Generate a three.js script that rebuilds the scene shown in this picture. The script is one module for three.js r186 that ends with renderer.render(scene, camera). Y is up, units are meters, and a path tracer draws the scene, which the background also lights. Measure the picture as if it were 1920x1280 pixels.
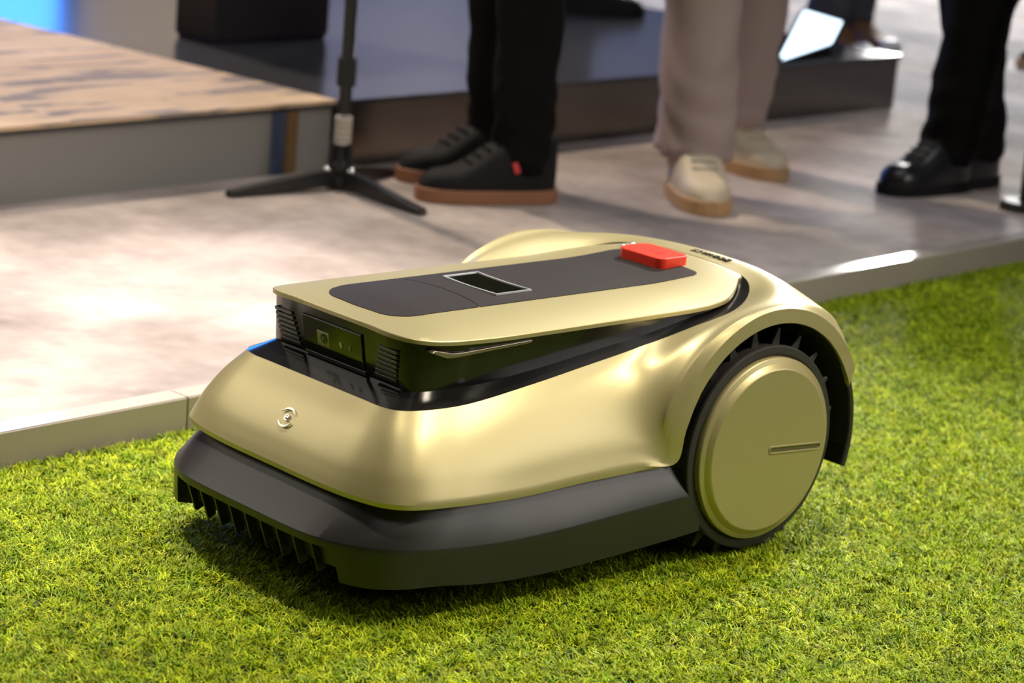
import * as THREE from 'three';
import { mergeGeometries, mergeVertices, toCreasedNormals } from 'three/addons/utils/BufferGeometryUtils.js';
import { RoundedBoxGeometry } from 'three/addons/geometries/RoundedBoxGeometry.js';
import { FontLoader } from 'three/addons/loaders/FontLoader.js';
import { TextGeometry } from 'three/addons/geometries/TextGeometry.js';
import { RectAreaLightUniformsLib } from 'three/addons/lights/RectAreaLightUniformsLib.js';

// ---------------------------------------------------------------- camera, light, exposure
RectAreaLightUniformsLib.init();
const scene = new THREE.Scene();
scene.background = new THREE.Color(0x000000);
const FOCAL = 4600;                                             // pixels, in the 1920 x 1280 frame
const camera = new THREE.PerspectiveCamera(2 * Math.atan(640 / FOCAL) * 180 / Math.PI, 1.5, 0.05, 60);
camera.position.set(0, 1.0, 0);
camera.rotation.set(-0.25368, 0, 0.083975, 'XYZ');
camera.focus = 2.86;
camera.userData.fStop = 5.2;
scene.add(camera);
const renderer = new THREE.WebGLRenderer({ antialias: true });
renderer.toneMapping = THREE.LinearToneMapping;
renderer.toneMappingExposure = 2.0;
renderer.shadowMap.enabled = true;

// hall lamps: [x, y, z, target x, y, z, linear colour, candela, half angle, softness, shadow radius]
const SPOTS = [
  [-0.15, 4.2, -2.95, -0.05, 0, -2.9, [1.0, 0.86, 0.66], 17, 0.34, 0.7, 7],
  [-1.9, 4.2, -4.6, -0.82, 0, -3.45, [1.0, 0.86, 0.76], 60, 0.25, 0.8, 6],
  [3.1, 4.2, -2.5, 0.35, 0, -2.9, [1.0, 0.88, 0.68], 27, 0.46, 0.8, 16],
  [2.6, 4.2, -7.2, 0.35, 0.2, -3.3, [1.0, 0.97, 0.92], 60, 0.14, 0.5, 5],  // added back spot that broadens the highlight on the mower's rear
  [-1.6, 4.2, -6.6, -0.4, 0.1, -5.2, [1.0, 0.82, 0.64], 24, 0.40, 0.8, 5],
];
// soft ceiling boxes added for ambient light: [x, y, z, width, depth, linear colour, radiance]
const AMBIENT_BOXES = [
  [0.5, 4.75, -4.6, 3.4, 1.2, [0.92, 0.96, 1.0], 1.3],
  [0.5, 4.75, -0.6, 3.4, 1.2, [1.0, 0.93, 0.82], 0.7],
];

// ---------------------------------------------------------------- helpers
let seed = 20240611;
const rnd = () => { seed = (seed * 1664525 + 1013904223) >>> 0; return seed / 4294967296; };
const R = (a, b) => a + (b - a) * rnd();
const v3 = (x, y, z) => new THREE.Vector3(x, y, z);
const names = {};
const numbered = n => { const k = names[n] = (names[n] ?? -1) + 1; return k ? n + '_' + String(k).padStart(3, '0') : n; };
const shadowed = o => { o.traverse(m => { if (m.isMesh) { m.castShadow = true; m.receiveShadow = true; } }); return o; };
function mesh(name, geo, mat, parent) {
  const m = new THREE.Mesh(geo, mat); m.name = parent ? name : numbered(name); m.castShadow = m.receiveShadow = true;
  (parent ?? scene).add(m); return m;
}
function thing(name, label, category, pos = [0, 0, 0], turn = 0, group) {
  const g = new THREE.Group(); g.name = numbered(name); g.position.set(...pos); g.rotation.y = turn;
  g.userData = { label, category }; if (group) g.userData.group = group; scene.add(g); return g;
}
function struct(name, geo, mat, label, category = 'structure') {
  const m = mesh(name, geo, mat); m.userData = { kind: 'structure', label, category }; return m;
}
const lin = (r, g, b) => new THREE.Color().setRGB(r, g, b);
const std = (c, roughness, metalness = 0, more = {}) => new THREE.MeshStandardMaterial({ color: Array.isArray(c) ? lin(...c) : c, roughness, metalness, ...more });
const phys = (c, roughness, metalness = 0, more = {}) => new THREE.MeshPhysicalMaterial({ color: Array.isArray(c) ? lin(...c) : c, roughness, metalness, ...more });
const box = (w, h, d, x = 0, y = 0, z = 0) => new THREE.BoxGeometry(w, h, d).translate(x, y, z);
const rbox = (w, h, d, r, x = 0, y = 0, z = 0) => new RoundedBoxGeometry(w, h, d, 3, r).translate(x, y, z);
const cyl = (r0, r1, h, n = 24) => new THREE.CylinderGeometry(r0, r1, h, n);
const merge = list => mergeGeometries(list.map(g => { const q = g.index ? g.toNonIndexed() : g; for (const k of Object.keys(q.attributes)) if (!['position', 'normal', 'uv'].includes(k)) q.deleteAttribute(k); return q; }));
const smooth = (a, b, x) => { const t = Math.min(1, Math.max(0, (x - a) / (b - a))); return t * t * (3 - 2 * t); };
// toCreasedNormals joins points closer than a centimetre, so it works in millimetres here
const creased = (g, angle) => toCreasedNormals(g.scale(1000, 1000, 1000), angle).scale(0.001, 0.001, 0.001);
// rows: array of arrays of Vector3 (same length)
function loft(rows, crease = 0, closed = false) {
  const pos = [], uv = [], idx = [], n = rows.length, m = rows[0].length;
  for (let i = 0; i < n; i++) for (let j = 0; j < m; j++) { const p = rows[i][j]; pos.push(p.x, p.y, p.z); uv.push(p.x + p.y * 0.3, p.z + p.y * 0.7); }
  const lim = closed ? n : n - 1;
  for (let i = 0; i < lim; i++) for (let j = 0; j < m - 1; j++) {
    const i2 = (i + 1) % n, a = i * m + j, b = i * m + j + 1, c = i2 * m + j, d = i2 * m + j + 1;
    idx.push(a, b, c, b, d, c);
  }
  let g = new THREE.BufferGeometry();
  g.setAttribute('position', new THREE.Float32BufferAttribute(pos, 3));
  g.setAttribute('uv', new THREE.Float32BufferAttribute(uv, 2));
  g.setIndex(idx); g.computeVertexNormals();
  if (crease) g = creased(g, crease);
  return g;
}
// samples a list of control columns along their index; mirrors the near half (z > 0) to a whole loop front to back
const along = (pts, per) => { const c = new THREE.CatmullRomCurve3(pts, false, 'centripetal'), n = (pts.length - 1) * per, out = []; for (let i = 0; i <= n; i++) out.push(c.getPoint(i / n)); return out; };
const flip = p => v3(p.x, p.y, -p.z);
const whole = near => [...near.slice(1).reverse().map(flip), ...near];
const P3 = list => list.map(a => v3(...a));
function wholeAlong(list, per) { return along(whole(P3(list)), per); }
const textPlane = (shape, depth) => new THREE.ExtrudeGeometry(shape, { depth, bevelEnabled: false, curveSegments: 16 });
const poly = pts => { const s = new THREE.Shape(); pts.forEach(([x, y], i) => i ? s.lineTo(x, y) : s.moveTo(x, y)); s.closePath(); return s; };
// value noise
const hash = (x, y, s) => { let h = (x * 374761393 + y * 668265263 + s * 2147483647) | 0; h = Math.imul(h ^ (h >>> 13), 1274126177); return ((h ^ (h >>> 16)) >>> 0) / 4294967296; };
function vnoise(x, y, per, s) {
  const xi = Math.floor(x), yi = Math.floor(y), fx = x - xi, fy = y - yi, u = fx * fx * (3 - 2 * fx), v = fy * fy * (3 - 2 * fy);
  const m = q => ((q % per) + per) % per, a = hash(m(xi), m(yi), s), b = hash(m(xi + 1), m(yi), s), c = hash(m(xi), m(yi + 1), s), d = hash(m(xi + 1), m(yi + 1), s);
  return a + (b - a) * u + (c - a) * v + (a - b - c + d) * u * v;
}
const fbm = (x, y, per, s, oct = 5) => { let a = 0.5, t = 0, n = 0; for (let o = 0; o < oct; o++) { t += a * vnoise(x, y, per, s + o); n += a; a *= 0.5; x *= 2; y *= 2; per *= 2; } return t / n; };
function tex(size, fn, srgb, rx = 1, ry = 1) {
  const d = new Uint8Array(size * size * 4);
  for (let y = 0; y < size; y++) for (let x = 0; x < size; x++) { const c = fn(x / size, y / size, x, y), i = (y * size + x) * 4; for (let k = 0; k < 3; k++) d[i + k] = Math.max(0, Math.min(255, c[k])); d[i + 3] = 255; }
  const t = new THREE.DataTexture(d, size, size); t.magFilter = THREE.LinearFilter; t.minFilter = THREE.LinearMipmapLinearFilter; t.generateMipmaps = true;
  t.wrapS = t.wrapT = THREE.RepeatWrapping; t.repeat.set(rx, ry); if (srgb) t.colorSpace = THREE.SRGBColorSpace; t.needsUpdate = true; return t;
}
const grey = f => { const g = f * 255; return [g, g, g]; };
// uv in metres from x and z (flat tops) or along the longest way
function planarUV(g, s = 1) { const p = g.attributes.position, n = g.attributes.normal, uv = g.attributes.uv; for (let i = 0; i < p.count; i++) { const ny = Math.abs(n.getY(i)), nx = Math.abs(n.getX(i)); uv.setXY(i, (nx > 0.7 ? p.getZ(i) : p.getX(i)) * s, (ny > 0.7 ? p.getZ(i) : p.getY(i)) * s); } return g; }
// naive surface nets over a signed distance function
function meshSDF(f, lo, hi, cell) {
  const nx = Math.ceil((hi[0] - lo[0]) / cell) + 1, ny = Math.ceil((hi[1] - lo[1]) / cell) + 1, nz = Math.ceil((hi[2] - lo[2]) / cell) + 1;
  const D = new Float32Array(nx * ny * nz), at = (i, j, k) => (k * ny + j) * nx + i;
  for (let k = 0; k < nz; k++) for (let j = 0; j < ny; j++) for (let i = 0; i < nx; i++) D[at(i, j, k)] = f(lo[0] + i * cell, lo[1] + j * cell, lo[2] + k * cell);
  const id = new Int32Array(nx * ny * nz).fill(-1), pos = [], idx = [];
  const E = [[0, 1], [2, 3], [4, 5], [6, 7], [0, 2], [1, 3], [4, 6], [5, 7], [0, 4], [1, 5], [2, 6], [3, 7]];
  for (let k = 0; k < nz - 1; k++) for (let j = 0; j < ny - 1; j++) for (let i = 0; i < nx - 1; i++) {
    const c = []; for (let q = 0; q < 8; q++) c.push(D[at(i + (q & 1), j + (q >> 1 & 1), k + (q >> 2))]);
    const neg = c.filter(q => q < 0).length; if (!neg || neg === 8) continue;
    let x = 0, y = 0, z = 0, n = 0;
    for (const [a, b] of E) if (c[a] < 0 !== c[b] < 0) { const t = c[a] / (c[a] - c[b]); x += (a & 1) + t * ((b & 1) - (a & 1)); y += (a >> 1 & 1) + t * ((b >> 1 & 1) - (a >> 1 & 1)); z += (a >> 2) + t * ((b >> 2) - (a >> 2)); n++; }
    id[at(i, j, k)] = pos.length / 3; pos.push(lo[0] + (i + x / n) * cell, lo[1] + (j + y / n) * cell, lo[2] + (k + z / n) * cell);
  }
  const quad = (a, b, c, d, s) => { if (a < 0 || b < 0 || c < 0 || d < 0) return; s ? idx.push(a, b, c, a, c, d) : idx.push(a, c, b, a, d, c); };
  for (let k = 1; k < nz - 1; k++) for (let j = 1; j < ny - 1; j++) for (let i = 1; i < nx - 1; i++) {
    const d = D[at(i, j, k)] < 0;
    if (d !== D[at(i + 1, j, k)] < 0) quad(id[at(i, j - 1, k - 1)], id[at(i, j, k - 1)], id[at(i, j, k)], id[at(i, j - 1, k)], d);
    if (d !== D[at(i, j + 1, k)] < 0) quad(id[at(i - 1, j, k - 1)], id[at(i - 1, j, k)], id[at(i, j, k)], id[at(i, j, k - 1)], d);
    if (d !== D[at(i, j, k + 1)] < 0) quad(id[at(i - 1, j - 1, k)], id[at(i, j - 1, k)], id[at(i, j, k)], id[at(i - 1, j, k)], d);
  }
  const g = new THREE.BufferGeometry(); g.setAttribute('position', new THREE.Float32BufferAttribute(pos, 3)); g.setIndex(idx); g.computeVertexNormals();
  g.setAttribute('uv', new THREE.Float32BufferAttribute(new Float32Array(pos.length / 3 * 2), 2));
  for (let i = 0; i < pos.length / 3; i++) g.attributes.uv.setXY(i, pos[i * 3] + pos[i * 3 + 2], pos[i * 3 + 1]);
  return g;
}
function capsule(px, py, pz, a, b, ra, rb) {
  const bx = b.x - a.x, by = b.y - a.y, bz = b.z - a.z, l2 = bx * bx + by * by + bz * bz;
  const t = Math.max(0, Math.min(1, ((px - a.x) * bx + (py - a.y) * by + (pz - a.z) * bz) / l2));
  return Math.hypot(px - a.x - bx * t, py - a.y - by * t, pz - a.z - bz * t) - (ra + (rb - ra) * t);
}
const smin = (a, b, k) => { const h = Math.max(k - Math.abs(a - b), 0) / k; return Math.min(a, b) - h * h * k * 0.25; };

// ---------------------------------------------------------------- the place: positions along the platform edge
const YP = 0.842306, YM = 0.755202, PO = v3(0.002, 0, -3.743);
const UD = v3(Math.cos(YP), 0, -Math.sin(YP)), VD = v3(-Math.sin(YP), 0, -Math.cos(YP));
const at = (u, y, v) => v3(PO.x + UD.x * u + VD.x * v, y, PO.z + UD.z * u + VD.z * v);
const toUV = p => { const d = p.clone().sub(PO); return [d.dot(UD), d.dot(VD)]; };
const FLOOR = 0.038;                                            // top of the show platform
// a box given along the platform: u to the right, v away
function slab(u0, u1, y0, y1, v0, v1) { return box(u1 - u0, y1 - y0, v1 - v0, (u0 + u1) / 2, (y0 + y1) / 2, -(v0 + v1) / 2); }
function onPlatform(m) { m.position.copy(PO); m.rotation.y = YP; return m; }

// ---------------------------------------------------------------- materials
const speck = tex(256, (u, v, x, y) => grey(0.62 + 0.2 * (fbm(u * 12, v * 12, 12, 3) - 0.5) + 0.12 * (hash(x, y, 5) - 0.5)), false, 8, 8);
const flake = tex(256, (u, v, x, y) => grey(0.5 + 0.5 * (hash(x, y, 9) - 0.5)), false, 24, 24);
const M = {
  paint: phys([0.44, 0.388, 0.198], 0.40, 0.5, { clearcoat: 0.15, clearcoatRoughness: 0.3 }),
  panel: phys([0.026, 0.022, 0.021], 0.65, 0, { specularIntensity: 0.25, bumpMap: flake, bumpScale: 0.00004 }),
  gloss: phys([0.010, 0.010, 0.010], 0.14, 0, { specularIntensity: 0.75 }),
  satin: std([0.02, 0.02, 0.019], 0.3),
  bumper: phys([0.018, 0.0168, 0.0165], 0.36, 0, { specularIntensity: 1.0, bumpMap: flake, bumpScale: 0.00005 }),
  dark: std([0.012, 0.012, 0.012], 0.75),
  rubber: std([0.022, 0.02, 0.019], 0.62),
  chrome: std([0.82, 0.82, 0.82], 0.16, 1),
  silver: std([0.86, 0.85, 0.83], 0.32, 0.25),
  red: std([0.86, 0.035, 0.012], 0.38),
  glass: phys([0.006, 0.007, 0.004], 0.08, 0, { specularIntensity: 0.75 }),
  lens: std([0.16, 0.17, 0.05], 0.35, 0.3),
};

// ---------------------------------------------------------------- the hall
const hallFloor = tex(512, (u, v) => { const n = fbm(u * 6, v * 6, 6, 11); return [120 + 60 * n, 118 + 58 * n, 118 + 56 * n]; }, true, 0.5, 0.5);
struct('floor', planarUV(box(20, 0.2, 22, 0, -0.125, -7)), std('#ffffff', 0.55, 0, { map: hallFloor }), 'grey concrete floor of the exhibition hall', 'floor');
const wallM = std([0.10, 0.10, 0.115], 0.8);
struct('wall_back', box(20, 5.4, 0.2, 0, 2.6, -18.1), wallM, 'dark grey back wall of the hall', 'wall');
struct('wall_front', box(20, 5.4, 0.2, 0, 2.6, 4.1), wallM, 'dark grey wall behind the photographer', 'wall');
struct('wall_left', box(0.2, 5.4, 22.4, -10.1, 2.6, -7), wallM, 'dark grey left wall of the hall', 'wall');
struct('wall_right', box(0.2, 5.4, 22.4, 10.1, 2.6, -7), wallM, 'dark grey right wall of the hall', 'wall');
struct('ceiling', box(20.4, 0.2, 22.4, 0, 5.4, -7), std([0.06, 0.06, 0.065], 0.9), 'dark hall ceiling', 'ceiling');

const vinyl = tex(1024, (u, v) => {
  const n = fbm(u * 7, v * 7, 7, 21, 6), m = fbm(u * 3, v * 3, 3, 33, 4), f = fbm(u * 60, v * 60, 60, 44, 3), k = 0.80 + 0.55 * (n - 0.5) + 0.35 * (m - 0.5) + 0.12 * (f - 0.5);
  return [206 * k, 192 * k, 186 * k];
}, true, 0.62, 0.62);
const vinylR = tex(256, (u, v) => grey(0.80 + 0.2 * (fbm(u * 8, v * 8, 8, 51) - 0.5)), false, 0.62, 0.62);
onPlatform(struct('platform_floor', planarUV(slab(-4.5, 9, -0.02, FLOOR, 0.04, 9)), std('#ffffff', 1, 0, { map: vinyl, roughnessMap: vinylR }), 'pale cloudy stone-look vinyl floor of the show platform', 'floor'));
const kerbM = std([0.46, 0.42, 0.385], 0.13), kerbFace = std([0.34, 0.305, 0.28], 0.5);
[[-4.5, -0.663], [-0.661, 3.2], [3.202, 9]].forEach(([a, b], i) => {
  const m = onPlatform(struct('trim_' + (i + 1), rbox(b - a, FLOOR + 0.026, 0.04, 0.0016, (a + b) / 2, (FLOOR + 0.001 - 0.025) / 2, -0.02), [kerbFace, kerbM][0], 'beige edging profile between turf and platform floor', 'edging'));
  const top = mesh('edging_cap', rbox(b - a, 0.0016, 0.038, 0.0006, (a + b) / 2, FLOOR + 0.0016, -0.0205), kerbM, m);
});

// the raised stage behind the platform
const rug = tex(1024, (u, v) => {
  const s = fbm(u * 5, v * 40, 40, 61, 4), n = fbm(u * 14, v * 14, 14, 62, 4), d = smooth(0.52, 0.62, s * 0.7 + n * 0.3);
  return [206 - 66 * d + 24 * (n - 0.5), 180 - 52 * d + 24 * (n - 0.5), 150 - 28 * d + 24 * (n - 0.5)];
}, true, 0.9, 0.9);
const stageA = onPlatform(struct('stage_block', slab(-4.2, 0.664, FLOOR, 0.168, 1.145, 4.6), std([0.25, 0.25, 0.245], 0.6), 'light grey stage block with beige streaked top', 'stage'));
mesh('edge_strip', slab(-4.2, 0.668, 0.168, 0.176, 1.135, 4.6), std([0.035, 0.032, 0.036], 0.5), stageA);
mesh('top_board', planarUV(slab(-4.2, 0.668, 0.176, 0.184, 1.135, 4.6)), std('#ffffff', 0.8, 0, { map: rug }), stageA);
mesh('blue_reflection_strip', slab(0.500, 0.537, FLOOR, 0.167, 1.1435, 1.146), std([0.08, 0.12, 0.22], 0.5), stageA);  // blue streak reflected in the stage face, put in as a coloured strip
mesh('brown_reflection_strip', slab(0.539, 0.572, FLOOR, 0.167, 1.1425, 1.146), std([0.22, 0.14, 0.06], 0.45, 0.4), stageA);  // brown streak of that reflection, likewise a coloured strip
const stageB = onPlatform(struct('stage_block', slab(0.672, 2.72, FLOOR, 0.172, 1.14, 4.6), std([0.16, 0.145, 0.13], 0.2, 0.8), 'dark glossy stage block with mirror-like front', 'stage'));
mesh('top_board', slab(0.672, 2.725, 0.172, 0.182, 1.132, 4.6), std([0.055, 0.056, 0.066], 0.2), stageB);

// LED wall far behind (seen in the gloss of the stage)
const ledWall = thing('led_wall', 'large blue LED wall standing far behind the stage', 'screen', at(5.0, 0, 5.6).toArray(), YP);
mesh('cabinet', box(7.0, 3.2, 0.12, 0, 1.8, -0.07), M.dark, ledWall);
for (const [x, w, c, e] of [[-2.32, 1.3, [0.05, 0.26, 1.0], 3.6], [-1.1, 0.9, [0.5, 0.38, 0.26], 0.5], [0.35, 1.8, [0.20, 0.22, 0.5], 0.26], [2.2, 1.7, [0.20, 0.24, 0.45], 0.26]]) {
  mesh('screen_tile', box(w, 2.6, 0.02, x, 1.75, 0.0), new THREE.MeshStandardMaterial({ color: 0x050505, emissive: lin(...c), emissiveIntensity: e, roughness: 0.4 }), ledWall);
  const l = new THREE.RectAreaLight(lin(...c), e * 0.05, w, 2.6); l.position.set(x, 1.75, 0.03); l.rotation.y = Math.PI; ledWall.add(l);
}

// ---------------------------------------------------------------- artificial turf
{
  const base = tex(256, (u, v, x, y) => { const k = 0.6 + 0.8 * hash(x, y, 71); return [26 * k, 42 * k, 8 * k]; }, true, 40, 40);
  onPlatform(struct('floor', planarUV(slab(-2.6, 3.0, -0.0245, -0.0122, -2.6, 0)), std('#ffffff', 0.9, 0, { map: base }), 'green backing of the artificial lawn', 'lawn'));
  const blade = (r, a, lean, len, w, curl) => {   // a bent strip of three pieces
    const pos = [], dir = [Math.cos(a), Math.sin(a)], side = [-dir[1], dir[0]];
    const n = 3; for (let i = 0; i <= n; i++) { const t = i / n, ang = lean + curl * t, hw = w * (i === n ? 0.25 : 1 - 0.25 * t) / 2; const d = len * t * Math.sin(ang), h = len * t * Math.cos(ang); for (const s of [-1, 1]) pos.push(r[0] + dir[0] * d + side[0] * hw * s, h, r[1] + dir[1] * d + side[1] * hw * s); }
    const idx = []; for (let i = 0; i < n; i++) idx.push(2 * i, 2 * i + 1, 2 * i + 2, 2 * i + 1, 2 * i + 3, 2 * i + 2);
    const g = new THREE.BufferGeometry(); g.setAttribute('position', new THREE.Float32BufferAttribute(pos, 3)); g.setIndex(idx); g.computeVertexNormals();
    g.setAttribute('uv', new THREE.Float32BufferAttribute(new Float32Array(pos.length / 3 * 2), 2)); return g;
  };
  const mats = [[0.33, 0.435, 0.008], [0.43, 0.505, 0.014], [0.19, 0.31, 0.008]].map(c => phys(c, 0.45, 0, { specularIntensity: 0.32, side: THREE.DoubleSide }));
  const perKind = 43000;
  mats.forEach((m, k) => {
    const g = mergeGeometries(Array.from({ length: 11 }, () => blade([R(-0.006, 0.006), R(-0.006, 0.006)], R(0, 6.283), R(0.12, 0.7), R(0.0115, 0.0175), R(0.0012, 0.0020), R(0.4, 1.1))));
    const inst = new THREE.InstancedMesh(g, m, perKind), o = new THREE.Object3D(), c = new THREE.Color();
    for (let i = 0; i < perKind; i++) {
      const u = R(-1.75, 2.1), v = -Math.pow(rnd(), 1) * 1.75 - 0.004, p = at(u, -0.0125, v);
      o.position.copy(p); o.rotation.set(R(-0.2, 0.2), R(0, 6.283), R(-0.2, 0.2)); const s = R(0.75, 1.1); o.scale.set(s, s * R(0.8, 1.12), s); o.updateMatrix(); inst.setMatrixAt(i, o.matrix);
      const q = R(0.45, 1.4); inst.setColorAt(i, c.setRGB(q * R(0.94, 1.06), q, q * R(0.8, 1.2)));
    }
    inst.name = numbered('artificial_turf'); inst.castShadow = inst.receiveShadow = true;
    inst.userData = { kind: 'stuff', label: ['yellow-green plastic blades of the artificial lawn', 'pale lime plastic blades of the artificial lawn', 'deep green plastic blades of the artificial lawn'][k], category: 'grass' };
    scene.add(inst);
  });
}

// ---------------------------------------------------------------- the robot mower (x runs to its rear, z to the side in view)
const font = await new FontLoader().loadAsync('fonts/droid/droid_sans_bold.typeface.json');
const mower = thing('robot_mower', 'champagne gold robot lawn mower with black bumper standing on turf', 'robot mower', [0.144808, 0, -3.096872], YM);
{
  const AC = [0.03, 0.130], AR = 0.158;                        // wheel arch
  const arc = (deg, r, z) => [AC[0] + r * Math.cos(deg * Math.PI / 180), AC[1] + r * Math.sin(deg * Math.PI / 180), z];
  const plateY = (x, z) => 0.3110 - 0.0165 * Math.pow(Math.min(1.02, Math.abs(z) / 0.1535), 2.4) + 0.006 * smooth(-0.05, 0.1, x) - 0.0075 * smooth(-0.40, -0.49, x) * (1 - Math.min(1, z * z / 0.0169));
  // belt edge (top of the lower shell)
  const T = [[-0.508, 0.222, 0], [-0.508, 0.222, 0.085], [-0.5075, 0.222, 0.124], [-0.500, 0.222, 0.1435], [-0.480, 0.222, 0.155], [-0.418, 0.2225, 0.162], [-0.316, 0.236, 0.167], [-0.2316, 0.2485, 0.168], [-0.170, 0.2572, 0.168], [-0.137, 0.2626, 0.168],
    [-0.1146, 0.2658, 0.168], [-0.0824, 0.2711, 0.168], [-0.0463, 0.2777, 0.168], [-0.0063, 0.2832, 0.167], [0.0266, 0.2886, 0.163], [0.0524, 0.2941, 0.154], [0.073, 0.3006, 0.142], [0.0906, 0.3070, 0.124], [0.1025, plateY(0.1025, 0.1), 0.1], [0.107, plateY(0.107, 0.066), 0.066], [0.108, plateY(0.108, 0.033), 0.033], [0.108, plateY(0.108, 0), 0]];
  const Bo = [[-0.568, 0.133, 0], [-0.567, 0.133, 0.10], [-0.561, 0.133, 0.150], [-0.549, 0.133, 0.187], [-0.527, 0.1325, 0.206], [-0.47, 0.130, 0.2155], [-0.37, 0.1265, 0.219], [-0.27, 0.1305, 0.223], [-0.19, 0.133, 0.228], [-0.129, 0.131, 0.2335],
    ...[165, 147, 128, 108, 90, 72, 55, 38, 22].map(d => arc(d, AR, 0.2375)), [0.190, 0.185, 0.206], [0.196, 0.185, 0.11], [0.197, 0.185, 0]];
  const mid = (i, t, out, lift) => { const a = v3(...T[i]), b = v3(...Bo[i]), p = a.lerp(b, t), n = v3(i < 3 ? -1 : i < 5 ? -0.7 : 0, 0.55, i < 3 ? 0 : i < 5 ? 0.7 : 1).normalize(); return p.addScaledVector(n, out).add(v3(0, lift, 0)).toArray(); };
  const A = [], Q = [], Rm = [];
  for (let i = 0; i < 9; i++) { const b = i < 5 ? 0.006 : 0.0045 - 0.004 * smooth(6, 8, i); A.push(mid(i, 0.33, b, 0)); Q.push(mid(i, 0.68, b, 0)); Rm.push(mid(i, 0.9, b * 0.4, 0)); }
  Q[6][2] += 0.001; Q[7][2] += 0.0035; Q[8] = [-0.188, 0.170, 0.2170]; A[7][2] += 0.002; A[8][2] += 0.003; Rm[7][2] += 0.001; Rm[8][2] += 0.002;
  A.push([-0.158, 0.226, 0.198], [-0.140, 0.246, 0.203], [-0.110, 0.272, 0.206], [-0.070, 0.291, 0.2075], [-0.023, 0.301, 0.2065], [0.025, 0.305, 0.2025], [0.062, 0.308, 0.194], [0.095, 0.311, 0.179], [0.125, 0.3125, 0.154], [0.147, 0.312, 0.124], [0.153, 0.3145, 0.08], [0.154, 0.3155, 0.04], [0.154, 0.3155, 0]);
  Q.push([-0.159, 0.170, 0.2225], [-0.152, 0.200, 0.2262], [-0.124, 0.245, 0.2260], [-0.080, 0.281, 0.2255], [-0.027, 0.301, 0.2245], [0.03, 0.308, 0.2235], [0.090, 0.305, 0.2215], [0.135, 0.292, 0.2165], [0.169, 0.272, 0.206], [0.189, 0.260, 0.187], [0.191, 0.270, 0.125], [0.192, 0.273, 0.06], [0.192, 0.274, 0]);
  Rm.push([-0.146, 0.134, 0.2300], ...[165, 147, 128, 108, 90, 72, 55, 38].map(d => arc(d, AR + 0.018, d > 160 ? 0.2335 : d > 140 ? 0.2355 : 0.2365)), [0.193, 0.205, 0.230], [0.198, 0.215, 0.193], [0.200, 0.225, 0.11], [0.200, 0.225, 0]);
  const inn = Bo.map((p, i) => i < 9 ? [p[0] + (i < 4 ? 0.001 : 0), p[1] - 0.006, p[2] - 0.0005] : [p[0], p[1], p[2] - 0.004]);
  const inn2 = Bo.map((p, i) => i < 9 ? [p[0] + (i < 5 ? 0.014 : 0), p[1] - 0.006, Math.max(0, p[2] - (i < 2 ? 0.004 : 0.014))] : [p[0], p[1], Math.max(0, p[2] - 0.007)]);
  const per = 8, cols = [T, A, Q, Rm, Bo, inn, inn2].map(l => wholeAlong(l, per));
  const rows = cols[0].map((_, i) => {
    const c = cols.map(l => l[i]), k = new THREE.CatmullRomCurve3(c.slice(0, 4), false, 'centripetal'), out = [];
    for (let j = 0; j <= 15; j++) out.push(k.getPoint(j / 15));
    for (let j = 1; j <= 2; j++) out.push(c[3].clone().lerp(c[4], j / 2));
    out.push(c[5], c[6]); return out;
  });
  // even out the flow of the surface over the wheel arches
  const half = (rows.length - 1) / 2;
  for (let it = 0; it < 150; it++) for (let j = 1; j <= 14; j++) {
    const col = rows.map(r => r[j].clone());
    for (let i = 1; i < rows.length - 1; i++) { const st = Math.abs(i - half) / per, w = 0.5 * smooth(5.5, 7.5, st) * smooth(0, 3, j) * smooth(11.5, 6, j); if (w > 0) rows[i][j].lerp(col[i - 1].clone().add(col[i + 1]).multiplyScalar(0.5), w); }
  }
  const shell = mesh('body_shell', loft(rows, 0.5), M.paint, mower); shell.userData.label = 'champagne gold satin painted body shell';
  // maker's mark on the sloping front
  {
    const c = v3(-0.5425, 0.1790, 0), up = v3(0.060, 0.090, 0).normalize(), side = v3(0, 0, 1), nrm = new THREE.Vector3().crossVectors(side, up).normalize();
    if (nrm.x > 0) nrm.negate();
    const basis = new THREE.Matrix4().makeBasis(side, up, new THREE.Vector3().crossVectors(side, up)).setPosition(c.clone().addScaledVector(nrm, 0.0040));
    const crescent = (a0, a1) => { const s = new THREE.Shape(), r0 = 0.0125, n = 20; for (let i = 0; i <= n; i++) { const a = a0 + (a1 - a0) * i / n; s[i ? 'lineTo' : 'moveTo'](r0 * Math.cos(a), r0 * Math.sin(a)); } for (let i = n; i >= 0; i--) { const t = i / n, a = a0 + (a1 - a0) * t, r = r0 - 0.0026 * Math.sin(Math.PI * t); s.lineTo(r * Math.cos(a), r * Math.sin(a)); } s.closePath(); return s; };
    const e = new TextGeometry('e', { font, size: 0.0105, depth: 0.002, curveSegments: 8, bevelEnabled: false }); e.computeBoundingBox(); e.translate(-(e.boundingBox.max.x + e.boundingBox.min.x) / 2, -(e.boundingBox.max.y + e.boundingBox.min.y) / 2, -0.001);
    const g = [textPlane(crescent(0.5, 2.75), 0.002).translate(0, 0, -0.001), textPlane(crescent(3.64, 5.9), 0.002).translate(0, 0, -0.001), e].map(q => q.applyMatrix4(basis));
    mesh('logo_upper_arc', g[0], M.silver, shell); mesh('logo_lower_arc', g[1], M.silver, shell); mesh('logo_letter', g[2], M.silver, shell);
  }
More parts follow.
